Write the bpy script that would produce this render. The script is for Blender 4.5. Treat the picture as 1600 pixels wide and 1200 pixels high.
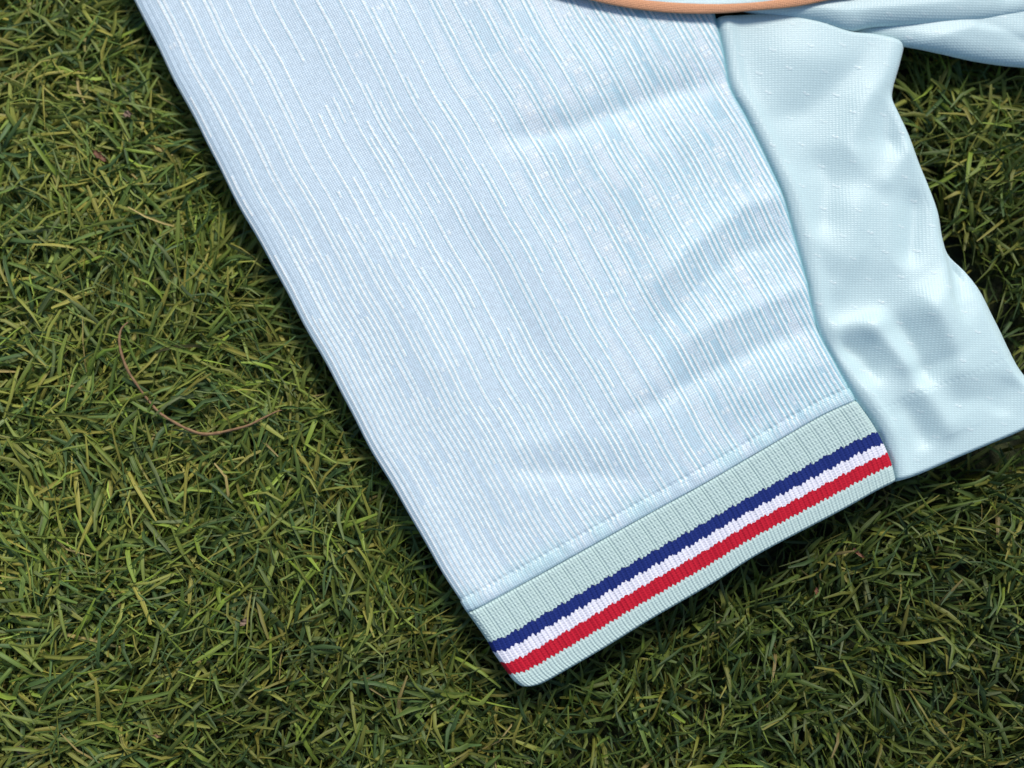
import bpy, math
import numpy as np
from mathutils import Matrix, Vector

rng = np.random.default_rng(7)
scene = bpy.context.scene
for o in list(bpy.data.objects):
    bpy.data.objects.remove(o)
col = scene.collection

# ------------------------------------------------------------------ camera
ZS = 0.030                       # height of the cloth above the turf backing, metres
DIST = 0.37
TILT = math.radians(7)
cam_data = bpy.data.cameras.new('camera')
cam = bpy.data.objects.new('camera', cam_data)
col.objects.link(cam)
scene.camera = cam
cam.location = (0, -DIST * math.sin(TILT), ZS + DIST * math.cos(TILT))
cam.rotation_euler = (TILT, 0, 0)
cam_data.sensor_width = 36
cam_data.lens = 37
cam_data.clip_start = 0.01
cam_data.clip_end = 100
cam_data.dof.use_dof = True
cam_data.dof.focus_distance = DIST - 0.001
cam_data.dof.aperture_fstop = 4.5

# ------------------------------------------------------------------ light
SUN_EL, SUN_AZ = math.radians(46), math.radians(14)      # azimuth from +Y (top of the picture), plus = towards the right
world = bpy.data.worlds.new('World')
scene.world = world
world.use_nodes = True
wn = world.node_tree
bg = wn.nodes['Background']
sky = wn.nodes.new('ShaderNodeTexSky')
sky.sky_type = 'NISHITA'
sky.sun_disc = False
sky.sun_elevation = SUN_EL
sky.sun_rotation = SUN_AZ
bg.inputs['Strength'].default_value = 0.055
wn.links.new(sky.outputs[0], bg.inputs['Color'])
sd = bpy.data.lights.new('sun', 'SUN')
sun = bpy.data.objects.new('sun', sd)
col.objects.link(sun)
sd.energy = 1.5
sd.angle = math.radians(16)
sd.color = (1.0, 0.94, 0.88)
sdir = Vector((math.sin(SUN_AZ) * math.cos(SUN_EL), math.cos(SUN_AZ) * math.cos(SUN_EL), math.sin(SUN_EL)))
sun.rotation_euler = sdir.to_track_quat('Z', 'Y').to_euler()
sun.location = (0, 0.3, 1.0)
scene.view_settings.view_transform = 'Standard'
scene.view_settings.look = 'None'
scene.view_settings.exposure = 1.2
scene.view_settings.gamma = 1

# ------------------------------------------------------------------ helpers
ct, st_ = math.cos(TILT), math.sin(TILT)


def plan(px, py, z=ZS):
    """photo pixel (1600x1200) -> world x, y on the horizontal plane at height z"""
    px = np.asarray(px, float); py = np.asarray(py, float)
    f = 37 / 36 * 1600
    dx = (px - 800) / f; dy = (600 - py) / f
    wx = dx; wy = dy * ct + st_; wz = dy * st_ - ct
    k = (z - cam.location.z) / wz
    return k * wx + cam.location.x, k * wy + cam.location.y


def unplan(x, y, z):
    dx = x - cam.location.x; dy = y - cam.location.y; dz = z - cam.location.z
    cy = dy * ct + dz * st_; cz = -dy * st_ + dz * ct
    f = 37 / 36 * 1600
    return 800 + f * dx / -cz, 600 - f * cy / -cz


def lin(r, g, b):
    return tuple((c / 255 / 12.92 if c / 255 <= 0.04045 else ((c / 255 + 0.055) / 1.055) ** 2.4) for c in (r, g, b))


def spline(pts, n):
    """Catmull-Rom through pts, resampled at n points of equal arc length"""
    p = np.asarray(pts, float)
    q = np.vstack([2 * p[0] - p[1], p, 2 * p[-1] - p[-2]])
    out = []
    for i in range(1, len(q) - 2):
        t = np.linspace(0, 1, 40, endpoint=False)[:, None]
        a, b, c, d = q[i - 1], q[i], q[i + 1], q[i + 2]
        out.append(0.5 * ((2 * b) + (c - a) * t + (2 * a - 5 * b + 4 * c - d) * t ** 2 + (3 * b - a - 3 * c + d) * t ** 3))
    out.append(p[-1:])
    out = np.vstack(out)
    s = np.r_[0, np.cumsum(np.linalg.norm(np.diff(out, axis=0), axis=1))]
    u = np.linspace(0, s[-1], n)
    return np.stack([np.interp(u, s, out[:, k]) for k in range(p.shape[1])], 1)


def grid_faces(ny, nx, off=0):
    i = np.arange(ny - 1)[:, None] * nx + np.arange(nx - 1)[None]
    return (np.stack([i, i + 1, i + nx + 1, i + nx], -1).reshape(-1, 4) + off)


def mesh_np(name, verts, quads, mat, colr=None, uv=None, parent=None, tris=None):
    me = bpy.data.meshes.new(name)
    verts = np.ascontiguousarray(verts, np.float32)
    quads = np.asarray(quads, np.int32).reshape(-1, 4)
    nq = len(quads)
    me.vertices.add(len(verts)); me.vertices.foreach_set('co', verts.ravel())
    me.loops.add(nq * 4); me.loops.foreach_set('vertex_index', quads.ravel())
    me.polygons.add(nq)
    me.polygons.foreach_set('loop_start', np.arange(0, nq * 4, 4, dtype=np.int32))
    me.polygons.foreach_set('use_smooth', np.ones(nq, bool))
    if colr is not None:
        a = me.attributes.new('yarn', 'FLOAT_COLOR', 'POINT')
        a.data.foreach_set('color', np.c_[colr, np.ones(len(colr))].astype(np.float32).ravel())
    if uv is not None:
        a = me.attributes.new('knit', 'FLOAT_VECTOR', 'POINT')
        a.data.foreach_set('vector', np.c_[uv, np.zeros(len(uv))].astype(np.float32).ravel())
    me.update(calc_edges=True)
    me.validate()
    me.materials.append(mat)
    o = bpy.data.objects.new(name, me)
    col.objects.link(o)
    if parent is not None:
        o.parent = parent
    return o


def line_d(px, py, pts):
    """distance (px) to a polyline, signed side and position 0..1 along it"""
    pts = np.asarray(pts, float)
    seg = np.linalg.norm(np.diff(pts, axis=0), axis=1)
    cum = np.r_[0, np.cumsum(seg)]
    best = np.full(px.shape, 1e9); pos = np.zeros(px.shape); sg = np.zeros(px.shape)
    for i in range(len(pts) - 1):
        ax, ay = pts[i]; bx, by = pts[i + 1]
        vx, vy = bx - ax, by - ay
        t = np.clip(((px - ax) * vx + (py - ay) * vy) / (vx * vx + vy * vy), 0, 1)
        ex = px - ax - t * vx; ey = py - ay - t * vy
        d = np.hypot(ex, ey)
        m = d < best
        best = np.where(m, d, best)
        pos = np.where(m, (cum[i] + t * seg[i]) / cum[-1], pos)
        sg = np.where(m, np.sign(vx * ey - vy * ex), sg)
    return best, sg, pos


def ridge(px, py, pts, w, amp, w2=None):
    """soft fold along a polyline, fading to both ends; w / w2 = widths on the two sides"""
    d, s, t = line_d(px, py, pts)
    ww = np.where(s > 0, w, w2 if w2 else w)
    fade = np.clip(np.sin(np.pi * np.clip(t, 0.0, 1)) * 1.6, 0, 1) * 0.85 + 0.15
    return amp * np.exp(-((d * d + 4) ** 0.5 / ww) ** 1.5) * fade


def smooth(z, r, it=2):
    """soften a height grid with a box filter"""
    for _ in range(it):
        for ax in (0, 1):
            p = np.pad(z, [(r + 1, r) if k == ax else (0, 0) for k in (0, 1)], 'edge')
            c = np.cumsum(p, ax)
            n = z.shape[ax]
            z = (np.take(c, np.arange(2 * r + 1, 2 * r + 1 + n), ax) - np.take(c, np.arange(0, n), ax)) / (2 * r + 1)
    return z


def roll(d, w, h):
    """drop (mm) of an edge that rolls over: d px from the edge, w px radius, h mm deep"""
    q = np.clip(1 - d / w, 0, 1)
    return h * (1 - np.sqrt(np.clip(1 - q * q, 0, 1)))


def to_verts(PX, PY, Z, z0):
    x, y = plan(PX, PY, z0)
    return np.stack([x.ravel(), y.ravel(), Z.ravel()], 1)


def with_back(V, ny, nx, zb, step=6):
    """cloth is two layers: add the under layer, its border meeting the top layer's border"""
    G = V.reshape(ny, nx, 3)
    ri = np.unique(np.r_[np.arange(0, ny, step), ny - 1]); ci = np.unique(np.r_[np.arange(0, nx, step), nx - 1])
    B = G[np.ix_(ri, ci)].copy()
    z = np.minimum(B[..., 2] - 0.0006, zb)
    z[0], z[-1], z[:, 0], z[:, -1] = B[0, :, 2], B[-1, :, 2], B[:, 0, 2], B[:, -1, 2]
    B[..., 2] = z
    return np.vstack([V, B.reshape(-1, 3)]), np.vstack([grid_faces(ny, nx), grid_faces(len(ri), len(ci), ny * nx)[:, ::-1]]), (ri, ci)


# ------------------------------------------------------------------ materials
def new_mat(name):
    m = bpy.data.materials.new(name); m.use_nodes = True
    return m, m.node_tree.nodes, m.node_tree.links, m.node_tree.nodes['Principled BSDF']


def fabric(name, attr='yarn', rough=0.5, sheen=0.25, trans=0.12, fu=1.6, fv=2.0, bump=0.25, tint=None, spec=0.4, mottle=0.05):
    m, n, l, p = new_mat(name)
    a = n.new('ShaderNodeAttribute'); a.attribute_name = attr
    k = n.new('ShaderNodeAttribute'); k.attribute_name = 'knit'
    # fine knit: two crossed waves in the cloth's own coordinates
    mp = n.new('ShaderNodeMapping'); l.new(k.outputs['Vector'], mp.inputs['Vector'])
    w1 = n.new('ShaderNodeTexWave'); w1.bands_direction = 'X'; w1.inputs['Scale'].default_value = fu; w1.inputs['Distortion'].default_value = 0.6
    w2 = n.new('ShaderNodeTexWave'); w2.bands_direction = 'Y'; w2.inputs['Scale'].default_value = fv; w2.inputs['Distortion'].default_value = 0.6
    for w in (w1, w2):
        w.inputs['Detail'].default_value = 1
        l.new(mp.outputs[0], w.inputs['Vector'])
    mul = n.new('ShaderNodeMath'); mul.operation = 'MULTIPLY'
    l.new(w1.outputs['Fac'], mul.inputs[0]); l.new(w2.outputs['Fac'], mul.inputs[1])
    nz = n.new('ShaderNodeTexNoise'); nz.inputs['Scale'].default_value = 900; nz.inputs['Detail'].default_value = 3
    geo = n.new('ShaderNodeNewGeometry'); l.new(geo.outputs['Position'], nz.inputs['Vector'])
    add = n.new('ShaderNodeMath'); add.operation = 'MULTIPLY_ADD'; add.inputs[1].default_value = 0.9
    l.new(nz.outputs['Fac'], add.inputs[0]); l.new(mul.outputs[0], add.inputs[2])
    b = n.new('ShaderNodeBump'); b.inputs['Strength'].default_value = bump; b.inputs['Distance'].default_value = 0.0004
    l.new(add.outputs[0], b.inputs['Height'])
    # yarn colour with a slight unevenness from stitch to stitch
    mr = n.new('ShaderNodeMapRange'); mr.inputs['To Min'].default_value = 1 - mottle; mr.inputs['To Max'].default_value = 1 + mottle
    mr.inputs['From Min'].default_value = 0.2; mr.inputs['From Max'].default_value = 1.4
    l.new(add.outputs[0], mr.inputs['Value'])
    cm = n.new('ShaderNodeVectorMath'); cm.operation = 'MULTIPLY'
    l.new(a.outputs['Color'], cm.inputs[0]); l.new(mr.outputs[0], cm.inputs[1])
    l.new(cm.outputs[0], p.inputs['Base Color'])
    p.inputs['Roughness'].default_value = rough
    p.inputs['Specular IOR Level'].default_value = spec
    p.inputs['Sheen Weight'].default_value = sheen
    p.inputs['Sheen Roughness'].default_value = 0.4
    l.new(b.outputs[0], p.inputs['Normal'])
    tr = n.new('ShaderNodeBsdfTranslucent'); l.new(cm.outputs[0], tr.inputs['Color']); l.new(b.outputs[0], tr.inputs['Normal'])
    mx = n.new('ShaderNodeMixShader'); mx.inputs[0].default_value = trans
    l.new(p.outputs[0], mx.inputs[1]); l.new(tr.outputs[0], mx.inputs[2])
    l.new(mx.outputs[0], n['Material Output'].inputs['Surface'])
    return m


M_SLEEVE = fabric('jacquard_knit', rough=0.38, sheen=0.3, fu=0.085, fv=0.10, bump=0.30, spec=0.5, mottle=0.13)
M_PANEL = fabric('satin_jersey', rough=0.42, sheen=0.3, fu=0.062, fv=0.088, bump=0.2, spec=0.4, mottle=0.07)
M_CUFF = fabric('rib_knit', rough=0.8, sheen=0.04, fu=0.08, fv=0.08, bump=0.35, spec=0.12, mottle=0.10, trans=0.05)
M_PIPE = fabric('piping_cloth', rough=0.9, sheen=0.1, fu=0.12, fv=0.12, bump=0.6, spec=0.1, mottle=0.1, trans=0.0)

C_GROUND = np.array([0.625, 0.765, 0.84])      # flat jersey yarn of the sleeve
C_RIB = np.array([0.90, 0.95, 0.93])
C_THREAD = np.array([0.30, 0.60, 0.66])      # seam thread         # shiny pale yarn of its ribs
C_PANEL = np.array([0.585, 0.765, 0.77])
C_MINT = np.array([0.50, 0.645, 0.61])
C_NAVY = np.array([0.014, 0.03, 0.17])
C_WHITE = np.array([0.78, 0.78, 0.86])
C_RED = np.array([0.52, 0.013, 0.032])

# ------------------------------------------------------------------ outlines (photo pixels on the cloth's plane)
LEFT = [(-20, -442), (110, -190), (206, 0), (300, 183), (400, 372), (482, 524), (564, 675), (640, 809), (700, 912), (728, 958)]
SEAM_CUFF = [(728, 958), (749, 950), (830, 906), (915, 859), (1015, 803), (1094, 760), (1187, 706), (1280, 652), (1339, 625)]
SEAM_R = [(850, -960), (960, -600), (1050, -280), (1095, -90), (1119, 25), (1131, 78), (1142, 134), (1167, 182), (1200, 250), (1222, 300), (1238, 352),
          (1260, 432), (1271, 482), (1284, 524), (1304, 562), (1339, 625)]
SEAM_CR = [(1339, 625), (1360, 655), (1373, 677), (1386, 704), (1395, 728), (1401, 753)]
CUFF_L = [(731, 958), (748, 982), (763, 1005), (770, 1019), (782, 1037), (793, 1053), (803, 1066), (816, 1075)]
CUFF_B = [(816, 1075), (846, 1069), (890, 1045), (950, 1010), (1015, 970), (1115, 912), (1187, 866), (1312, 800), (1370, 768), (1401, 753)]
PANEL_TOP = [(1119, 25), (1165, 20), (1219, 20), (1278, 31), (1328, 46), (1370, 49), (1405, 57), (1419, 67)]
PANEL_R = [(1419, 67), (1411, 98), (1402, 130), (1401, 152), (1413, 180), (1427, 210), (1442, 250), (1459, 290), (1473, 328), (1481, 366),
           (1490, 394), (1516, 421), (1538, 451), (1556, 487), (1569, 513), (1584, 545), (1602, 577), (1640, 620), (1668, 640)]
PANEL_HEM = [(1401, 753), (1440, 741), (1500, 715), (1560, 690), (1600, 673), (1668, 640)]
BODY_LOW = [(1290, 38), (1350, 56), (1419, 68), (1475, 80), (1537, 91), (1600, 98), (1720, 106), (1860, 96), (2000, 60)]
BODY_MID = [(1100, -10), (1165, 12), (1219, 21), (1278, 31), (1328, 43), (1369, 36), (1444, 31), (1510, 28), (1569, 21), (1660, 0), (1800, -60), (1960, -150)]
PIPING = [(-330, -520), (-60, -420), (200, -335), (440, -235), (700, -95), (840, -32), (910, -11), (975, 3), (1044, 11), (1110, 13.5), (1170, 11), (1230, 5),
          (1290, -6), (1360, -22), (1480, -66), (1640, -150), (1800, -270)]

# ------------------------------------------------------------------ football shirt
shirt = bpy.data.objects.new('football_shirt', None)
col.objects.link(shirt)
bx, by = plan(800, 500, 0.018)
shirt.location = (0, 0, 0)
shirt.empty_display_size = 0.02
shirt['label'] = 'pale ice blue football shirt with red white and navy striped sleeve cuff lying on turf'
shirt['category'] = 'shirt'


def sleeve_folds(px, py):
    z = np.zeros(px.shape)
    # hollow that runs from the seam to the left, ridge above it
    z += ridge(px, py, [(760, 225), (900, 198), (1030, 150), (1150, 120)], 20, -2.0, 24)
    z += ridge(px, py, [(880, 120), (1000, 85), (1150, 40)], 45, 0.8)
    # ripples that fan out from the seam
    z += ridge(px, py, [(1250, 300), (1160, 325), (1080, 385), (1000, 470)], 21, 1.7)
    z += ridge(px, py, [(1250, 365), (1150, 400), (1080, 460), (1010, 540)], 20, -1.2)
    z += ridge(px, py, [(1290, 440), (1200, 470), (1110, 510), (1040, 560)], 18, 1.5)
    z += ridge(px, py, [(1300, 500), (1190, 540), (1090, 590), (1000, 640), (930, 670)], 18, -1.6)
    z += ridge(px, py, [(1320, 560), (1220, 590), (1120, 640)], 34, 1.1)
    z += ridge(px, py, [(1130, 190), (1010, 250), (940, 330)], 40, 0.8)
    # dent above the cuff and the soft hollows along the middle
    z += ridge(px, py, [(780, 735), (880, 738), (1010, 748)], 17, -1.2, 26)
    z += ridge(px, py, [(790, 705), (860, 690), (940, 650)], 22, 0.6)
    z += ridge(px, py, [(720, 330), (790, 470), (870, 600)], 38, -0.9)
    z += ridge(px, py, [(600, 330), (640, 480), (720, 640)], 50, 0.8)
    z += ridge(px, py, [(560, 60), (640, 220), (700, 330)], 60, -0.7)
    z += ridge(px, py, [(1005, 440), (1020, 500), (1000, 575), (960, 620)], 12, -0.5)
    z += 0.35 * np.sin(px / 67 + py / 131) + 0.3 * np.sin(px / 41 - py / 57 + 1.3)
    return z


def rib_pattern(a, b, px, py, seed=3):
    """a = px across from the folded edge, b = px along: which lanes carry a raised rib"""
    r = np.random.default_rng(seed)
    a = a + 0.9 * np.sin(b / 81 + a / 93) + 0.25 * np.sin(b / 29 + a / 47) + 9 * np.sin(b / 230 + 0.8) * np.clip(a / 600, 0, 1)
    a = np.maximum(a, 0)
    lane = a / 8.0 + 0.00032 * np.clip(a - 450, 0, None) ** 1.35 * 0.5
    i = np.floor(lane).astype(int)
    f = lane - i
    n = i.max() + 2
    # density of ribs over the sleeve
    D = 0.31 + 0.24 * np.clip((b - 250) / 620, 0, 1)
    D = D + 0.46 * np.exp(-((a - 60) / 110.0) ** 2) * np.clip((b - 420) / 260, 0, 1)
    D = D + 0.24 * np.exp(-((a - 690) / 130.0) ** 2) + 0.12 * np.clip((b - 900) / 180, 0, 1)
    D = D - 0.2 * np.exp(-((a - 430) / 60.0) ** 2) * np.clip((b - 550) / 250, 0, 1)
    bias = np.array([0.02, 0.24, 0.60, 0.92])[np.arange(n) % 4] + r.uniform(-0.08, 0.08, n)
    swap = np.arange(n) // 4
    bias = np.where((np.arange(n) % 4 == 1), bias + 0.25 * (r.random(n) < 0.4), bias)
    # piecewise random threshold along every lane
    K = 64
    cuts = 0.55 * (r.random((n, K)) - 0.5)
    ph = r.uniform(0, 60, n); ln = r.uniform(34, 95, n)
    bb = b + 700
    k = np.clip(((bb + ph[i]) / ln[i]).astype(int), 0, K - 1)
    on = D > bias[i] + cuts[i, k]
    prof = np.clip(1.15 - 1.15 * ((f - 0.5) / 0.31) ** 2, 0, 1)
    chain = 0.72 + 0.28 * np.sin(b * 2 * np.pi / 5.4 + i * 2.1)
    # short tucked stitches, two or three lanes side by side, where the ribs give out
    cell = np.floor(b / 11 + (i // 2) * 0.37)
    g = np.sin((i // 2) * 12.9898 + cell * 78.233) * 43758.5453
    g = g - np.floor(g)
    right = np.clip((a - 340) / 280, 0, 1) * np.clip((b - 60) / 350, 0, 1)
    tuck = (~on) & (g < 0.015 + 0.20 * right)
    tl = np.clip(1 - ((np.mod(b / 11 + (i // 2) * 0.37, 1) - 0.5) / 0.42) ** 2, 0, 1) ** 0.7
    # patches on the right where the loops run across: low cross ridges between the ribs
    kx = np.sin((i // 3) * 3.17 + np.floor(b / 46 + (i // 3) * 0.31) * 5.3)
    cross = (~on) & (kx > 0.35 - 0.9 * right) & (right > 0.15)
    cr_ = np.where(cross, 0.5 + 0.5 * np.cos(b * 2 * np.pi / 5.0 + 0.6 * np.sin(i * 1.7)), 0)
    inten = 0.6 + 0.4 * r.random((n, K))[i, np.clip((k * 1.7).astype(int) % K, 0, K - 1)]
    hsh = lambda p, q_: np.mod(np.sin(p * 12.9898 + q_ * 78.233) * 43758.5453, 1)
    grain = hsh(i * 2 + (f > 0.5), np.floor(b / 4.2 + i * 0.5)) - 0.5
    chain = chain * inten * (1 + 0.5 * grain)
    height = np.where(on, prof * chain, 0) + np.where(tuck, prof * tl * 0.45, 0) + 0.30 * cr_
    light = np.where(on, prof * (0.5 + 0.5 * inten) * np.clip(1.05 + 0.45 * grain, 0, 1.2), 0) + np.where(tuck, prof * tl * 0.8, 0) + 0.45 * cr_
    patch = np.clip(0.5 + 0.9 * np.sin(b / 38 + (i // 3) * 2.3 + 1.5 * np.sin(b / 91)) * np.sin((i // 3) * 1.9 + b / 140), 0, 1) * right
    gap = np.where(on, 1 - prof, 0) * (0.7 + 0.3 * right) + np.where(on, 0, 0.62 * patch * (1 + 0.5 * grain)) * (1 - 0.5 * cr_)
    return height + 0.10 * grain, light, gap, grain


def make_sleeve():
    ny, nx = 920, 640
    L = spline(LEFT, ny)
    wob = np.arange(ny) / 920 * 1540
    L[:, 0] += 2.2 * np.sin(wob / 47) * np.sin(wob / 121 + 1) + 0.5 * np.sin(wob / 17)
    L[-12:, 0] = spline(LEFT, ny)[-12:, 0]
    # rows run parallel to the cuff seam; the row ends on the right-hand seam
    Rs = spline(SEAM_R, 1600)
    Cs = spline(SEAM_CUFF, nx)
    dirv = np.array([0.879, -0.477])
    perp = np.array([0.477, 0.879])
    rp = Rs @ perp
    order = np.argsort(rp)
    lp = L @ perp
    Rx = np.interp(lp, rp[order], Rs[order, 0]); Ry = np.interp(lp, rp[order], Rs[order, 1])
    Rx[-1], Ry[-1] = SEAM_CUFF[-1]
    t = np.linspace(0, 1, nx)
    PX = L[:, :1] * (1 - t) + Rx[:, None] * t
    PY = L[:, 1:] * (1 - t) + Ry[:, None] * t
    # the last rows bend onto the real cuff seam
    ex = Cs[:, 0] - PX[-1]; ey = Cs[:, 1] - PY[-1]
    s = np.linspace(0, 1, ny)
    wgt = np.clip((s - 0.72) / 0.28, 0, 1)[:, None] ** 2
    PX = PX + ex[None] * wgt; PY = PY + ey[None] * wgt
    A = np.hypot(PX - PX[:, :1], PY - PY[:, :1])
    Bc = np.hypot(np.gradient(L[:, 0]), np.gradient(L[:, 1])).cumsum()
    B = np.repeat((Bc - Bc[-1] + 1120)[:, None], nx, 1) + 4 * np.sin(A / 140)
    z = smooth(0.72 * sleeve_folds(PX, PY), 3)
    dR = np.hypot(PX - PX[:, -1:], PY - PY[:, -1:])
    dC = (Bc[-1] - Bc)[:, None] * np.ones((1, nx))
    z = z * np.clip(dC / 45, 0.0, 1) * np.clip(A / 60, 0.1, 1)
    # hip of the sleeve: thin at the folded edge, fuller in the middle
    z += 1.3 * np.sin(np.pi * np.clip(A / 760, 0, 1)) * np.clip(dC / 150, 0.35, 1)
    z -= roll(A, 34, 2.0) + roll(A, 6, 2.2)
    z += 0.16 * np.sin(A / 1.5) * np.clip(1 - A / 30, 0, 1) * np.clip(A / 4, 0, 1)
    z -= 1.3 * np.exp(-(dR / 4.5) ** 2)
    z -= 0.6 * np.exp(-(dC / 2.6) ** 2)
    # needle-and-thread line of the cuff seam: a low welt with puckers
    z += 0.18 * np.exp(-((dC - 12) / 6) ** 2) + 0.22 * np.exp(-((dC - 20) / 11) ** 2) * np.sin(A / 7.0 + 2 * np.sin(A / 31)) * np.sin(A / 23.0) - 0.35 * np.exp(-((dC - 25) / 2.2) ** 2) * (0.6 + 0.4 * np.sin(A / 1.6))
    near_edge = np.clip((A - 6) / 10, 0, 1)
    rp_, colw, gapw, grain = rib_pattern(A, B, PX, PY)
    rib_gain = np.clip(dC / 22, 0.15, 1)
    z += 0.24 * rp_ * (1 - 0.45 * np.clip((B - 500) / 400, 0, 1) * np.exp(-(A / 260) ** 2)) * near_edge * rib_gain * (0.75 + 0.25 * np.sin(PX / 37 + 2 * np.sin(PY / 53)))
    Z = ZS + z / 1000
    V = to_verts(PX, PY, Z, ZS)
    V, F, (ri, ci) = with_back(V, ny, nx, 0.0238)
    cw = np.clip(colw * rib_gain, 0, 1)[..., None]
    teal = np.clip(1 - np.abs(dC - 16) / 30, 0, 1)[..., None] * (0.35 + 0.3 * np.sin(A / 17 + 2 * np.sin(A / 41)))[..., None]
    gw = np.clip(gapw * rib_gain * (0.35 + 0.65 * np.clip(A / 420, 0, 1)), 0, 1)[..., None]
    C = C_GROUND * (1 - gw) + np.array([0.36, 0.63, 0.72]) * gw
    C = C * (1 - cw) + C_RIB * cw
    C = C * (1 + 0.11 * grain * near_edge)[..., None]
    sm = np.clip(np.exp(-(dR / 3.0) ** 2) + np.exp(-(dC / 2.2) ** 2) * 0.7, 0, 1)[..., None]
    C = C * (1 - sm) + C_THREAD * sm
    C = C * (1 - teal) + np.array([0.5, 0.76, 0.78]) * teal
    C = np.vstack([C.reshape(-1, 3), C[np.ix_(ri, ci)].reshape(-1, 3)])
    UV = np.stack([A, B], -1)
    UV = np.vstack([UV.reshape(-1, 2), UV[np.ix_(ri, ci)].reshape(-1, 2)])
    return mesh_np('sleeve', V, F, M_SLEEVE, C, UV, shirt)


sleeve = make_sleeve()


# ---- knitted cuff: five bands, each its own mesh, with toothed borders
def make_cuff():
    nu = 620
    top = spline(SEAM_CUFF, nu)
    top[0] = (731, 958)
    bot = spline(CUFF_B, nu)
    left = spline(CUFF_L, 60)
    right = spline(SEAM_CR, 60)
    u = np.linspace(0, 1, nu)
    U = u * 690.0                                            # px along the cuff
    tooth = lambda ph, per=7.6: (2 * np.abs(np.mod(U / per + ph, 1) - 0.5)) - 0.5
    step = lambda ph: np.mod(U / 27.5 + ph, 1) - 0.5
    lerp = lambda a, m, b: a * (1 - u) * (1 - 2 * u) + m * 4 * u * (1 - u) + b * u * (2 * u - 1)
    bnd = [np.zeros(nu),
           lerp(.38, .365, .41) + 0.020 * tooth(0) - 0.026 * step(.1),
           lerp(.508, .507, .550) + 0.026 * tooth(.3) - 0.026 * step(.4),
           lerp(.645, .632, .668) + 0.016 * tooth(.1) - 0.022 * step(.7),
           lerp(.790, .787, .806) + 0.030 * tooth(.5) - 0.010 * step(.2),
           1.0 + 0.016 * tooth(.2, 6.0)]
    specs = [('cuff', 46, C_MINT, None), ('navy_stripe', 20, C_NAVY, 'navy knitted stripe of the cuff'), ('white_stripe', 20, C_WHITE, 'white knitted stripe of the cuff'),
             ('red_stripe', 20, C_RED, 'red knitted stripe of the cuff'), ('ribbed_hem', 30, C_MINT, 'pale mint ribbed edge of the cuff')]
    root = None
    sgrid = np.linspace(0, 1, 60)
    for k, (nm, nv, colr, lab) in enumerate(specs):
        q = np.linspace(0, 1, nv)[:, None]
        v = bnd[k][None] * (1 - q) + bnd[k + 1][None] * q
        # transfinite patch between the four border curves
        lx = np.interp(v, sgrid, left[:, 0]); ly = np.interp(v, sgrid, left[:, 1])
        rx = np.interp(v, sgrid, right[:, 0]); ry = np.interp(v, sgrid, right[:, 1])
        uu = u[None]
        PX = (1 - v) * top[:, 0] + v * bot[:, 0] + (1 - uu) * lx + uu * rx - ((1 - uu) * (1 - v) * top[0, 0] + uu * (1 - v) * top[-1, 0] + (1 - uu) * v * bot[0, 0] + uu * v * bot[-1, 0])
        PY = (1 - v) * top[:, 1] + v * bot[:, 1] + (1 - uu) * ly + uu * ry - ((1 - uu) * (1 - v) * top[0, 1] + uu * (1 - v) * top[-1, 1] + (1 - uu) * v * bot[0, 1] + uu * v * bot[-1, 1])
        dv = v * 138; dL = U[None] + 0 * v; dR = 690 - dL
        z = 0.3 + 0.55 * np.sin(np.pi * uu) + 0.25 * np.sin(dL / 83 + 0.7) * (0.3 + v) + 0.25 * np.sin(np.pi * np.clip(v, 0, 1))
        z = z - roll(dL, 15, 4.2) - roll(np.clip(138 - dv, 0, None), 5, 3.0)
        z = z - 0.6 * np.exp(-(dv / 2.6) ** 2) - 1.2 * np.exp(-(dR / 5) ** 2)
        # stitches
        if k == 0:
            g = np.mod(dL / 27.5, 1)
            rel = 0.13 * np.cos(2 * np.pi * dL / 5.5) + 0.12 * np.cos(2 * np.pi * dL / 5.5 + np.pi * np.floor(dv / 4.5)) * np.abs(np.sin(np.pi * dv / 4.5)) * (np.abs(g - 0.5) < 0.36)
            rel = rel - 0.26 * np.exp(-((g - 0.04) / 0.045) ** 2) - 0.18 * np.exp(-((g - 0.90) / 0.04) ** 2)
        elif k == 4:
            rel = 0.34 * np.abs(np.sin(np.pi * dL / 6.0)) ** 0.8 * np.clip((v - bnd[4]) * 30, 0.2, 1)
        else:
            rel = 0.16 * np.cos(2 * np.pi * dL / 7.6 + np.pi * np.round(dv / 3.8)) * np.cos(2 * np.pi * dv / 7.6) + 0.08 * np.cos(2 * np.pi * dL / 27.5)
        z = z + rel
        Z = ZS + z / 1000
        V = to_verts(PX, PY, Z, ZS)
        F = grid_faces(nv, nu)
        G = V.reshape(nv, nu, 3)
        # under layer
        B = G[:, ::6].copy(); B[..., 2] = np.minimum(B[..., 2] - 0.0005, 0.0240)
        if k == 4: B[-1, :, 2] = G[-1, ::6, 2]
        B[:, 0, 2] = G[:, 0, 2]
        V2 = np.vstack([V, B.reshape(-1, 3)])
        F2 = np.vstack([F, grid_faces(nv, B.shape[1], nv * nu)[:, ::-1]])
        cc = np.repeat(colr[None], len(V2), 0)
        if k == 0:
            # slightly deeper tone in the tucked lines between stitch groups
            pass
        UV = np.vstack([np.stack([dL, dv], -1).reshape(-1, 2), np.stack([dL, dv], -1)[:, ::6].reshape(-1, 2)])
        o = mesh_np(nm, V2, F2, M_CUFF, cc, UV, root if root else shirt)
        if k == 0:
            root = o
            o['label'] = 'ribbed mint cuff band joined to the sleeve end'
        else:
            o['label'] = lab


make_cuff()


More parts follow.
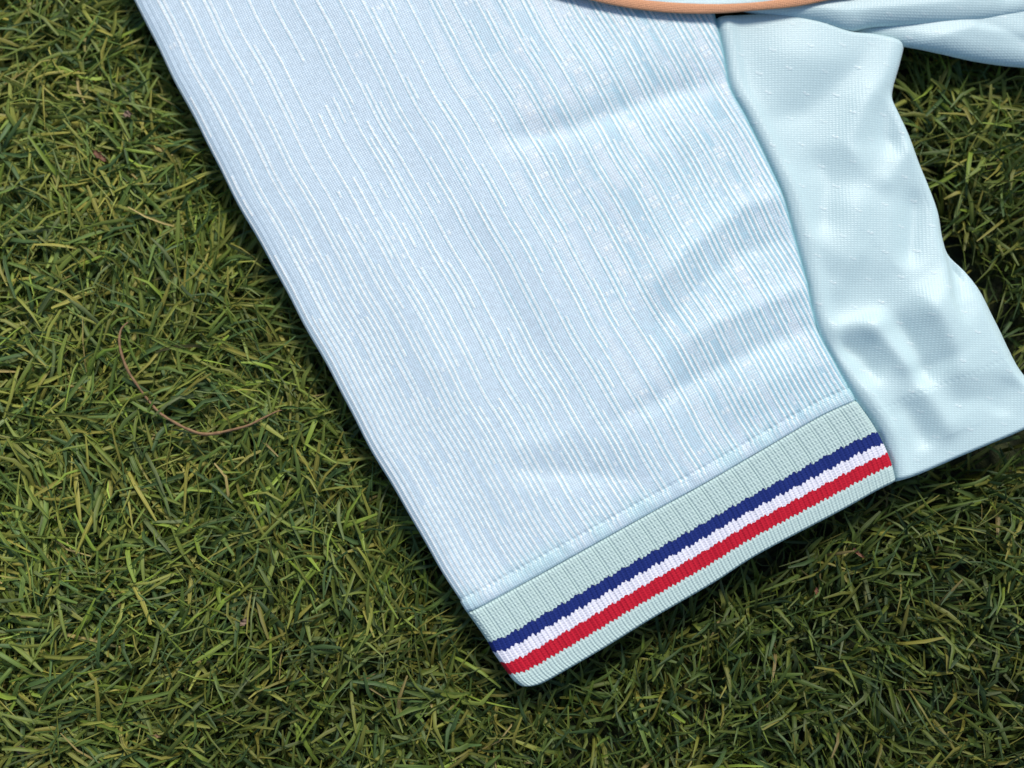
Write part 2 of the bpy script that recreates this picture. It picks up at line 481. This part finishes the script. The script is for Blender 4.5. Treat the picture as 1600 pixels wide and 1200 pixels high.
# ---- smooth underarm panel
def coons(top, bot, left, right, ny, nx):
    T, Bo = spline(top, nx), spline(bot, nx)
    Lf, Rt = spline(left, ny), spline(right, ny)
    u = np.linspace(0, 1, nx)[None, :, None]; v = np.linspace(0, 1, ny)[:, None, None]
    P = (1 - v) * T[None] + v * Bo[None] + (1 - u) * Lf[:, None] + u * Rt[:, None] - ((1 - u) * (1 - v) * T[0] + u * (1 - v) * T[-1] + (1 - u) * v * Bo[0] + u * v * Bo[-1])
    return P[..., 0], P[..., 1]


def flecks(PX, PY):
    """small tucked stitches set out on a slanting lattice"""
    ex, ey = np.array([51.0, -6.0]), np.array([24.0, 34.0])
    M = np.linalg.inv(np.stack([ex, ey], 1))
    wx = PX + 5 * np.sin(PY / 90); wy = PY + 5 * np.sin(PX / 80)
    a = M[0, 0] * wx + M[0, 1] * wy; b = M[1, 0] * wx + M[1, 1] * wy
    ia, ib = np.round(a), np.round(b)
    cx = (a - ia) * ex[0] + (b - ib) * ey[0]; cy = (a - ia) * ex[1] + (b - ib) * ey[1]
    h = np.sin(ia * 12.9898 + ib * 78.233) * 43758.5453; h = h - np.floor(h)
    cx = cx + (h - 0.5) * 12; cy = cy + (np.mod(h * 7, 1) - 0.5) * 12
    blob = lambda x, y, sx, sy: np.exp(-((cx - x) / sx) ** 2 - ((cy - y) / sy) ** 2)
    return (blob(-3.2, -1, 1.9, 1.3) + blob(2.8, 1.0, 2.0, 1.3) + 0.6 * blob(0.2, 2.0, 1.5, 1.2) - 0.5 * blob(0, 4.2, 2.6, 1.3)) * (0.4 + 0.6 * np.mod(h * 13, 1))


def panel_folds(px, py):
    z = np.zeros(px.shape)
    R = lambda pts, w, a, w2=None: ridge(px, py, pts, w, a, w2)
    # upper half: broad soft hollows
    z += R([(1180, 80), (1290, 95), (1390, 80)], 45, 0.7)
    z += R([(1190, 190), (1260, 170), (1330, 110), (1370, 60)], 26, -0.8)
    z += R([(1395, 120), (1350, 165), (1325, 225), (1350, 275)], 24, 1.3)
    z += R([(1405, 120), (1385, 160), (1385, 210), (1410, 245)], 20, -1.6)
    z += R([(1425, 215), (1400, 270), (1370, 300)], 20, 0.9)
    z += R([(1270, 230), (1295, 280), (1290, 340), (1265, 370)], 26, -1.1)
    z += R([(1225, 250), (1250, 320), (1285, 400)], 18, 0.6)
    z += R([(1340, 290), (1335, 360), (1300, 430)], 34, 0.9)
    z += R([(1432, 290), (1428, 350), (1420, 420)], 17, -1.4)
    z += R([(1395, 300), (1390, 380), (1375, 440)], 22, 0.6)
    z += R([(1300, 470), (1330, 410), (1360, 380)], 14, 0.5)
    # creases above the hem
    z += R([(1280, 520), (1340, 507), (1400, 500)], 16, 1.5)
    z += R([(1425, 450), (1468, 500), (1494, 555), (1502, 625)], 26, 3.0, 60)
    z += R([(1395, 485), (1428, 545), (1455, 605)], 16, -1.6)
    z += R([(1340, 503), (1375, 525), (1412, 568), (1428, 600)], 15, 2.0, 20)
    z += R([(1305, 538), (1345, 556), (1375, 598)], 18, -1.9)
    z += R([(1428, 594), (1462, 640), (1492, 690)], 20, 1.8, 34)
    z += R([(1403, 620), (1430, 660), (1455, 702)], 20, -1.5)
    z += R([(1330, 590), (1352, 640), (1400, 700)], 34, 1.0)
    z += R([(1368, 602), (1385, 594), (1440, 578), (1490, 556), (1530, 530)], 4.0, -0.5)
    z += R([(1580, 590), (1560, 650)], 20, -0.8)
    # the upper lobe hangs over the lower one
    d, s, t = line_d(px, py, [(1478, 378), (1485, 420), (1484, 470), (1497, 500), (1520, 520)])
    z += np.where(s < 0, -1, 0) * 3.2 * np.clip(d / 5, 0, 1) * np.exp(-(d / 42) ** 2) * np.clip((0.95 - t) * 1.5, 0, 1)
    z += 0.3 * np.sin(px / 33 + py / 61) + 0.25 * np.sin(px / 57 - py / 39)
    return z


def make_panel():
    ny, nx = 620, 250
    PX, PY = coons(PANEL_TOP, PANEL_HEM, SEAM_R[4:-1] + SEAM_CR, PANEL_R, ny, nx)
    dL = np.hypot(PX - PX[:, :1], PY - PY[:, :1]); dR = np.hypot(PX - PX[:, -1:], PY - PY[:, -1:])
    dT = np.hypot(PX - PX[:1], PY - PY[:1]); dB = np.hypot(PX - PX[-1:], PY - PY[-1:])
    z = smooth(1.5 * panel_folds(PX, PY), 6) * np.clip(dL / 26, 0.15, 1) * np.clip(dR / 20, 0.3, 1) * np.clip(dB / 40, 0.2, 1)
    z += 0.9 * np.exp(-((dL - 16) / 12) ** 2) - 1.3 * np.exp(-(dL / 4.5) ** 2)
    z -= roll(dR, 26, 4.2) + roll(dB, 7, 2.6) + roll(dT, 9, 1.2)
    fl = flecks(PX, PY) * np.clip(dB / 12, 0, 1)
    z += 0.13 * fl
    # hem stitching: a faint row of stitches well above the edge
    z += -0.09 * np.exp(-((dB - 118) / 3.0) ** 2) * (0.5 + 0.5 * np.sin(dL / 1.4))
    Z = ZS - 0.0004 + z / 1000
    V = to_verts(PX, PY, Z, ZS)
    V, F, (ri, ci) = with_back(V, ny, nx, 0.0238, 5)
    f = np.clip(fl, 0, 1)[..., None] * 0.6
    C = C_PANEL * (1 - f) + C_RIB * f
    sm = np.exp(-(dL / 3.0) ** 2)[..., None]
    C = C * (1 - sm) + C_THREAD * sm
    C = np.vstack([C.reshape(-1, 3), C[np.ix_(ri, ci)].reshape(-1, 3)])
    UV = np.stack([PX, PY], -1); UV = np.vstack([UV.reshape(-1, 2), UV[np.ix_(ri, ci)].reshape(-1, 2)])
    o = mesh_np('underarm_panel', V, F, M_PANEL, C, UV, shirt)
    o['label'] = 'smooth pale mint underarm panel with small tucked flecks'


make_panel()


def make_body(name, lab, low, depth, z0, roll_w, roll_h, seed, folds, ny=110, nx=300, zb=0.0225):
    """a body layer: from its lower edge up and away"""
    E = spline(low, nx)
    off = np.linspace(0, 1, ny)[:, None] ** 2.0
    PX = E[None, :, 0] + 40 * off * np.linspace(-1, 1, nx)[None]
    PY = E[None, :, 1] - depth * off
    d = depth * off * np.ones((1, nx))
    z = folds(PX, PY) - roll(d, roll_w, roll_h) - roll(np.clip(depth - d, 0, None), 30, 4) \
        - roll(np.hypot(PX - PX[:, :1], PY - PY[:, :1]), 24, 3.5) - roll(np.hypot(PX - PX[:, -1:], PY - PY[:, -1:]), 24, 3.5)
    fl = flecks(PX, PY)
    z += 0.13 * fl
    Z = np.maximum(z0 + z / 1000, zb)
    V = to_verts(PX, PY, Z, z0)
    V, F, (ri, ci) = with_back(V, ny, nx, z0 - 0.003, 5)
    f = np.clip(fl, 0, 1)[..., None] * 0.6
    C = C_PANEL * (1 - f) + C_RIB * f
    C = np.vstack([C.reshape(-1, 3), C[np.ix_(ri, ci)].reshape(-1, 3)])
    UV = np.stack([PX, PY], -1); UV = np.vstack([UV.reshape(-1, 2), UV[np.ix_(ri, ci)].reshape(-1, 2)])
    o = mesh_np(name, V, F[:, ::-1], M_PANEL, C, UV, shirt)
    o['label'] = lab


make_body('back_panel', 'lower layer of the shirt body with a rounded edge', BODY_LOW, 330, 0.0280, 24, 3.6, 1,
          lambda x, y: ridge(x, y, [(1430, 70), (1520, 45), (1640, 60)], 22, 1.4) + ridge(x, y, [(1500, 30), (1560, 45), (1640, 80)], 12, -0.8)
          + 0.6 * np.sin(x / 60 + y / 30))
make_body('side_panel', 'folded side of the shirt body below the orange piping', BODY_MID, 420, 0.0314, 22, 3.4, 2,
          lambda x, y: ridge(x, y, [(1230, 15), (1330, 18), (1450, 6), (1600, -10)], 15, 0.9) + 0.6 * np.sin(x / 70 + y / 45 + 2) + ridge(x, y, [(1560, -20), (1640, 10)], 30, -1.2))
FRONT_LOW = [(p[0], p[1] - 4) for p in PIPING]
make_body('front_panel', 'front of the shirt body edged with orange piping', FRONT_LOW, 1500, 0.0331, 6, 0.5, 3,
          lambda x, y: 0.7 * np.sin(x / 90 + y / 60) + 0.5 * np.sin(x / 50 - y / 70))


# ---- orange piping along the body edge
def make_piping():
    n, m = 900, 18
    E = spline(PIPING, n)
    s = np.arange(n)
    x, y = plan(E[:, 0], E[:, 1], 0.0331)
    tx, ty = np.gradient(x), np.gradient(y)
    ln = np.hypot(tx, ty); nx_, ny_ = -ty / ln, tx / ln
    a = np.linspace(0, 2 * np.pi, m + 1)[None]
    rw = (0.00185 + 0.00016 * np.sin(s / 21.0) + 0.00010 * np.sin(s / 8.3 + 2 * np.sin(s / 37)))[:, None]
    rh = 0.0007
    zc = 0.0331 + 0.0003 * np.sin(s / 33.0)
    V = np.stack([x[:, None] + nx_[:, None] * rw * np.cos(a), y[:, None] + ny_[:, None] * rw * np.cos(a), zc[:, None] + rh * np.sin(a)], -1)
    UV = np.stack([s[:, None] * 2.3 + 0 * a, a * 8 + 0 * s[:, None]], -1).reshape(-1, 2)
    o = mesh_np('piping', V.reshape(-1, 3), grid_faces(n, m + 1), M_PIPE, np.repeat(np.array([[0.70, 0.35, 0.19]]), n * (m + 1), 0), UV, shirt)
    o['label'] = 'orange fabric piping along the edge of the shirt body'


make_piping()

# ------------------------------------------------------------------ ground
gm, gn, gl, gp = new_mat('turf_backing')
nz = gn.new('ShaderNodeTexNoise'); nz.inputs['Scale'].default_value = 160; nz.inputs['Detail'].default_value = 6
geo = gn.new('ShaderNodeNewGeometry'); gl.new(geo.outputs['Position'], nz.inputs['Vector'])
cr = gn.new('ShaderNodeValToRGB')
cr.color_ramp.elements[0].color = (0.012, 0.018, 0.008, 1); cr.color_ramp.elements[1].color = (0.06, 0.075, 0.022, 1)
cr.color_ramp.elements[0].position = 0.35; cr.color_ramp.elements[1].position = 0.7
gl.new(nz.outputs['Fac'], cr.inputs[0]); gl.new(cr.outputs[0], gp.inputs['Base Color'])
bm_ = gn.new('ShaderNodeBump'); bm_.inputs['Strength'].default_value = 0.8; bm_.inputs['Distance'].default_value = 0.004
gl.new(nz.outputs['Fac'], bm_.inputs['Height']); gl.new(bm_.outputs[0], gp.inputs['Normal'])
gp.inputs['Roughness'].default_value = 0.9
g = mesh_np('ground', np.array([(-6, -6, 0), (6, -6, 0), (6, 6, 0), (-6, 6, 0)]), [(0, 1, 2, 3)], gm)
g['kind'] = 'structure'

# ------------------------------------------------------------------ turf blades
outline = np.vstack([spline(LEFT, 60), spline(CUFF_L, 12), spline(CUFF_B, 30), spline(PANEL_HEM, 12), spline(PANEL_R, 40)[::-1],
                     spline(BODY_LOW, 20)[1:], np.array([(2000, -300), (1840, -1770), (-370, -2020), (-330, -520), (-60, -420)])])


def inside(px, py, poly):
    c = np.zeros(px.shape, bool)
    x0, y0 = poly[-1]
    for x1, y1 in poly:
        m = ((y0 > py) != (y1 > py))
        if m.any():
            c ^= m & (px < (x1 - x0) * (py - y0) / (y1 - y0 + 1e-12) + x0)
        x0, y0 = x1, y1
    return c


# raster of the covered ground, blurred, so that blades near the cloth are pressed down
GX, GY = np.arange(-900, 2600, 6.0), np.arange(-2300, 1900, 6.0)
gx, gy = np.meshgrid(GX, GY)
mask = inside(gx, gy, outline).astype(float)


def blur(a, r):
    k = np.ones(2 * r + 1) / (2 * r + 1)
    for _ in range(2):
        a = np.apply_along_axis(lambda v: np.convolve(v, k, 'same'), 0, a)
        a = np.apply_along_axis(lambda v: np.convolve(v, k, 'same'), 1, a)
    return a


soft = blur(mask, 6)


def look(arr, px, py):
    i = np.clip(((py - GY[0]) / 6).round().astype(int), 0, len(GY) - 1); j = np.clip(((px - GX[0]) / 6).round().astype(int), 0, len(GX) - 1)
    return arr[i, j]


def field(x, y, s, ph):
    return (np.sin(x * 61 * s + 1.7 * np.sin(y * 43 * s + ph)) + np.sin(y * 77 * s + 1.9 * np.sin(x * 37 * s + 2 * ph) + ph)) * 0.5


PALETTE = np.array([1.72, 1.60, 1.38]) * np.array([(0.150, 0.152, 0.034), (0.118, 0.138, 0.030), (0.090, 0.125, 0.026), (0.062, 0.102, 0.024), (0.040, 0.076, 0.026),
                    (0.078, 0.108, 0.042), (0.120, 0.180, 0.028), (0.175, 0.150, 0.060)])
PAL_W = np.array([.12, .20, .24, .20, .11, .05, .07, .008])
PAL_W2 = np.array([.06, .12, .21, .26, .22, .06, .06, .008])  # darker mix picked as q rises, part of the painted lower-right shade


def make_turf(n, x0, x1, y0, y1, seed, hole=None, fat=1.0):
    r = np.random.default_rng(seed)
    per = 6                                                  # blades to a tuft
    X = np.repeat(r.uniform(x0, x1, n // per), per); Y = np.repeat(r.uniform(y0, y1, n // per), per)
    n = len(X)
    X = X + r.normal(0, 0.0022, n); Y = Y + r.normal(0, 0.0022, n)
    tuft = np.repeat(r.normal(0, 0.55, n // per), per)
    px, py = unplan(X, Y, 0.015)
    keep = look(mask, px, py) < 0.5
    edge = look(soft, px, py)
    keep |= (edge < 0.97) & (r.random(n) < 0.5)
    # q: 0 = trodden flat, 1 = standing and thinner (towards the lower right of the lawn); also drives the shade painted into blade colour
    if hole:
        keep &= ~((X > hole[0]) & (X < hole[1]) & (Y > hole[2]) & (Y < hole[3]))
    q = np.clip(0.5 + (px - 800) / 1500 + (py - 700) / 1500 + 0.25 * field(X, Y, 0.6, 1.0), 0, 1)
    fi = (px > -150) & (px < 1750) & (py > -150) & (py < 1350)
    keep &= np.where(fi, r.random(n) > 0.62 * q, r.random(n) < 0.27)
    keep &= r.random(n) > 0.8 * np.clip(edge * 2.4, 0, 1)
    X, Y, px, py, edge, q, tuft = [a[keep] for a in (X, Y, px, py, edge, q, tuft)]
    n = len(X)
    az = 1.9 * field(X, Y, 0.7, 0.4) + tuft + r.normal(0, 0.5, n) + 0.2 + np.where(r.random(n) < 0.4, np.pi, 0)
    S = 3
    thin = r.random(n) < 0.22
    Ln = r.uniform(0.010, 0.025, n) * np.where(thin, 1.1, 1)
    Wd = np.where(thin, r.uniform(0.0004, 0.0008, n), r.uniform(0.0007, 0.0018, n))
    Wd = Wd * fat
    p0 = np.radians(r.uniform(0, 40, n) + 44 * q)
    dp = np.radians(r.uniform(1, 25, n) + 9 * q)
    daz = r.normal(0, 0.22, n) + np.where(r.random(n) < 0.1, r.normal(0, 0.4, n), 0)
    zr = r.uniform(0.0, 0.0175, n) * (1 - 0.35 * q)
    rollA = r.normal(0, 0.55, n); tw = r.normal(0, 0.18, n)
    top = 0.0225 - 0.0130 * np.clip(edge * 2.4, 0, 1)
    P = np.zeros((n, S + 1, 3)); P[:, 0] = np.stack([X, Y, zr], 1)
    Wv = np.zeros((n, S + 1, 3)); Nv = np.zeros((n, S + 1, 3))
    for k in range(S + 1):
        pitch = p0 - dp * k
        a_ = az + daz * k
        T = np.stack([np.cos(a_) * np.cos(pitch), np.sin(a_) * np.cos(pitch), np.sin(pitch)], 1)
        side = np.stack([-np.sin(a_), np.cos(a_), np.zeros(n)], 1)
        up = np.cross(T, side)
        ro = (rollA + tw * k)[:, None]
        Wv[:, k] = side * np.cos(ro) + up * np.sin(ro)
        Nv[:, k] = up * np.cos(ro) - side * np.sin(ro)
        if k < S:
            P[:, k + 1] = P[:, k] + T * (Ln / S)[:, None]
    # no blade stands above the pile height; softly compressed near the cloth
    zt = top[:, None]
    z = P[..., 2]
    z = np.where(z > zt * 0.75, zt * 0.75 + (zt * 0.25) * np.tanh((z - zt * 0.75) / (zt * 0.25)), z)
    vpx, vpy = unplan(P[..., 0], P[..., 1], z)
    under = look(soft, vpx, vpy)
    z = np.where(under > 0.30, np.minimum(z, 0.0185 - 0.003 * under), z)
    P[..., 2] = np.maximum(z, 0.0012)
    prof = np.array([0.85, 1.0, 0.95, 0.5])
    w = (Wd[:, None] * prof[None])[..., None] * 0.5
    crease = 0.22
    tri = np.stack([P - Wv * w, P - Nv * w * crease * 2 * np.where(r.random(n) < 0.5, 1, -1)[:, None, None], P + Wv * w], 2)   # n, S+1, 3, 3
    tri[..., 2] = np.maximum(tri[..., 2], 0.0006)
    V = tri.reshape(-1, 3)
    base = (np.arange(n) * (S + 1) * 3)[:, None, None]
    kk = (np.arange(S) * 3)[None, :, None]
    jj = np.arange(2)[None, None]
    i0 = base + kk + jj
    F = np.stack([i0, i0 + 1, i0 + 4, i0 + 3], -1).reshape(-1, 4)
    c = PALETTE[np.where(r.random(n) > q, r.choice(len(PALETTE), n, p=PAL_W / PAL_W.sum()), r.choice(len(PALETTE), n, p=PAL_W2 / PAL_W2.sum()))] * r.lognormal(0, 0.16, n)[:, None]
    c = c * (1.24 - 0.48 * q + 0.10 * field(X, Y, 0.5, 2.0) + 0.10 * field(X, Y, 1.7, 0.3))[:, None]  # painted fall-off of light: paler upper left, shaded lower right; plus uneven patches
    C = np.repeat(c[:, None, None], S + 1, 1).repeat(3, 2)
    C = C * np.array([0.93, 1.12, 0.95])[None, None, :, None]
    UV = np.zeros((n, S + 1, 3, 2))
    UV[..., 0] = np.array([-1, 0, 1])[None, None] * (Wd / 0.002)[:, None, None] + r.uniform(0, 50, n)[:, None, None]
    UV[..., 1] = np.arange(S + 1)[None, :, None] * (Ln / S / 0.002)[:, None, None]
    return V, F, C.reshape(-1, 3), UV.reshape(-1, 2)


tm, tn, tl_, tp = new_mat('turf_fibre')
at = tn.new('ShaderNodeAttribute'); at.attribute_name = 'yarn'
ku = tn.new('ShaderNodeAttribute'); ku.attribute_name = 'knit'
mp = tn.new('ShaderNodeMapping'); mp.inputs['Scale'].default_value = (3.2, 0.12, 1); tl_.new(ku.outputs['Vector'], mp.inputs['Vector'])
sn = tn.new('ShaderNodeTexNoise'); sn.inputs['Scale'].default_value = 1.0; sn.inputs['Detail'].default_value = 2; tl_.new(mp.outputs[0], sn.inputs['Vector'])
mr = tn.new('ShaderNodeMapRange'); mr.inputs['From Min'].default_value = 0.3; mr.inputs['From Max'].default_value = 0.7
mr.inputs['To Min'].default_value = 0.62; mr.inputs['To Max'].default_value = 1.35; tl_.new(sn.outputs['Fac'], mr.inputs['Value'])
vm = tn.new('ShaderNodeVectorMath'); vm.operation = 'MULTIPLY'
tl_.new(at.outputs['Color'], vm.inputs[0]); tl_.new(mr.outputs[0], vm.inputs[1])
tl_.new(vm.outputs[0], tp.inputs['Base Color'])
tp.inputs['Roughness'].default_value = 0.5; tp.inputs['Specular IOR Level'].default_value = 0.3
bu = tn.new('ShaderNodeBump'); bu.inputs['Strength'].default_value = 0.4; bu.inputs['Distance'].default_value = 0.0003
tl_.new(sn.outputs['Fac'], bu.inputs['Height']); tl_.new(bu.outputs[0], tp.inputs['Normal'])
ts = tn.new('ShaderNodeBsdfTranslucent'); tl_.new(vm.outputs[0], ts.inputs['Color'])
ms = tn.new('ShaderNodeMixShader'); ms.inputs[0].default_value = 0.3
tl_.new(tp.outputs[0], ms.inputs[1]); tl_.new(ts.outputs[0], ms.inputs[2]); tl_.new(ms.outputs[0], tn['Material Output'].inputs['Surface'])

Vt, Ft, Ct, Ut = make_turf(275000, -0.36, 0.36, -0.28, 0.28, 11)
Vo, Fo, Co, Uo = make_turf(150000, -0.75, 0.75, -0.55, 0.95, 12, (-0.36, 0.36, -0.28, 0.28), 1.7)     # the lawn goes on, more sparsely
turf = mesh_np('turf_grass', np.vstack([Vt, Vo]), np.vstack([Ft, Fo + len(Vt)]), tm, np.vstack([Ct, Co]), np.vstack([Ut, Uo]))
turf['kind'] = 'stuff'
turf['label'] = 'short olive green artificial turf blades under and around the shirt'
turf['category'] = 'turf'


# ------------------------------------------------------------------ dry twig and litter lying on the turf
def simple_mat(name, c1, c2, scale=600, rough=0.7):
    m, n, l, p = new_mat(name)
    nz = n.new('ShaderNodeTexNoise'); nz.inputs['Scale'].default_value = scale; nz.inputs['Detail'].default_value = 4
    ge = n.new('ShaderNodeNewGeometry'); l.new(ge.outputs['Position'], nz.inputs['Vector'])
    r = n.new('ShaderNodeValToRGB'); r.color_ramp.elements[0].color = (*c1, 1); r.color_ramp.elements[1].color = (*c2, 1)
    r.color_ramp.elements[0].position = 0.35; r.color_ramp.elements[1].position = 0.65
    l.new(nz.outputs['Fac'], r.inputs[0]); l.new(r.outputs[0], p.inputs['Base Color'])
    b = n.new('ShaderNodeBump'); b.inputs['Strength'].default_value = 0.4; b.inputs['Distance'].default_value = 0.0003
    l.new(nz.outputs['Fac'], b.inputs['Height']); l.new(b.outputs[0], p.inputs['Normal'])
    p.inputs['Roughness'].default_value = rough
    return m


def tube(name, pts, radii, zs, mat, parent, n=80, m=8):
    E = spline(np.c_[np.asarray(pts, float), zs, radii], n)
    x, y = plan(E[:, 0], E[:, 1], 0.021)
    tx, ty = np.gradient(x), np.gradient(y); ln = np.hypot(tx, ty)
    a = np.linspace(0, 2 * np.pi, m + 1)[None]
    rr = E[:, 3:4] * (1 + 0.10 * np.sin(np.arange(n) * 0.9)[:, None])
    V = np.stack([x[:, None] + (-ty / ln)[:, None] * rr * np.cos(a), y[:, None] + (tx / ln)[:, None] * rr * np.cos(a), E[:, 2:3] + rr * np.sin(a)], -1)
    return mesh_np(name, V.reshape(-1, 3), grid_faces(n, m + 1), mat, None, None, parent)


M_TWIG = simple_mat('dry_needle', (0.16, 0.085, 0.034), (0.27, 0.16, 0.07))
twig = bpy.data.objects.new('pine_needle', None); col.objects.link(twig)
twig.empty_display_size = 0.01
twig['label'] = 'long curved reddish brown pine needle lying on the turf'
twig['category'] = 'pine needle'
mmz = lambda *a: [v / 1000 for v in a]
tube('stalk', [(200, 503), (191, 517), (190, 542), (200, 575), (212, 598), (230, 625), (250, 645), (270, 658), (295, 671), (320, 679), (347, 677)],
     mmz(.2, .38, .46, .5, .46, .44, .48, .5, .54, .6, .62), mmz(21, 22.4, 22.9, 22.6, 21.2, 19.8, 21.6, 22.4, 22.8, 23, 22.9), M_TWIG, twig)
tube('tip', [(341, 678), (352, 675), (387, 666), (410, 655), (432, 644), (441, 641)], mmz(.55, .5, .45, .4, .3, .12), mmz(22.4, 22.3, 22.2, 22.2, 22.0, 21.4), M_TWIG, twig, 50)


def leaf_bit(lab, px, py, lx, ly, ang, mat, seed, z=0.0196):
    """a torn, curled scrap of dry leaf"""
    r = np.random.default_rng(seed)
    n, m = 14, 9
    u = np.linspace(-1, 1, n)[:, None]; v = np.linspace(-1, 1, m)[None]
    wid = np.sqrt(np.clip(1 - np.abs(u) ** 1.6, 0.02, 1)) * (1 + 0.45 * np.interp(u, np.linspace(-1, 1, 8), r.uniform(-1, 1, 8)))
    X = u * lx + 0 * v; Y = v * wid * ly + 0.2 * ly * np.sin(u * 2.5 + seed)
    Zc = 0.35 * ly * v ** 2 + 0.25 * lx * u ** 2 * 0.5 + 0.22 * ly * np.sin(u * 7 + v * 3) + 0.15 * ly * np.sin(u * 13 - v * 5 + seed)
    c, s = math.cos(ang), math.sin(ang)
    x0, y0 = plan(px, py, z)
    Vx = x0 + (X * c - Y * s); Vy = y0 + (X * s + Y * c); Vz = z + Zc
    V = np.stack([Vx, Vy, Vz], -1).reshape(-1, 3)
    V2 = V.copy(); V2[:, 2] -= 0.0002
    o = mesh_np('leaf_fragment', np.vstack([V, V2]), np.vstack([grid_faces(n, m), grid_faces(n, m, n * m)[:, ::-1]]), mat)
    o['label'] = lab; o['category'] = 'leaf fragment'; o['group'] = 'dry leaf scraps on the turf'


M_RUST = simple_mat('rust_leaf', (0.10, 0.036, 0.016), (0.19, 0.08, 0.035))
M_PINK = simple_mat('pale_leaf', (0.14, 0.09, 0.06), (0.22, 0.15, 0.10))
M_TAN = simple_mat('tan_leaf', (0.17, 0.10, 0.04), (0.24, 0.16, 0.07))
leaf_bit('rust brown pointed leaf scrap in the turf level with the upper sleeve edge', 156, 244, 0.0034, 0.0011, math.radians(-38), M_RUST, 1)
leaf_bit('pale grey pink crumpled scrap in the turf beside the upper sleeve edge', 200, 179, 0.0017, 0.0013, 0.3, M_PINK, 2)
leaf_bit('pinkish torn leaf scrap on open turf, the largest pale one', 36, 1172, 0.0030, 0.0014, -0.2, M_PINK, 3)
leaf_bit('small beige folded leaf scrap in the turf left of the cuff', 382, 971, 0.0021, 0.0011, 0.7, M_PINK, 4)
leaf_bit('slim reddish leaf scrap in the turf below the red stripe of the cuff', 1341, 864, 0.0026, 0.0007, -0.75, M_RUST, 5)
leaf_bit('tiny upright rust coloured scrap in the turf below the striped cuff', 1276, 926, 0.0020, 0.0006, 1.5, M_RUST, 6)
leaf_bit('tan flat scrap among blades at the far lawn corner from the cuff', 241, 1151, 0.0024, 0.0007, 0.05, M_TAN, 7)
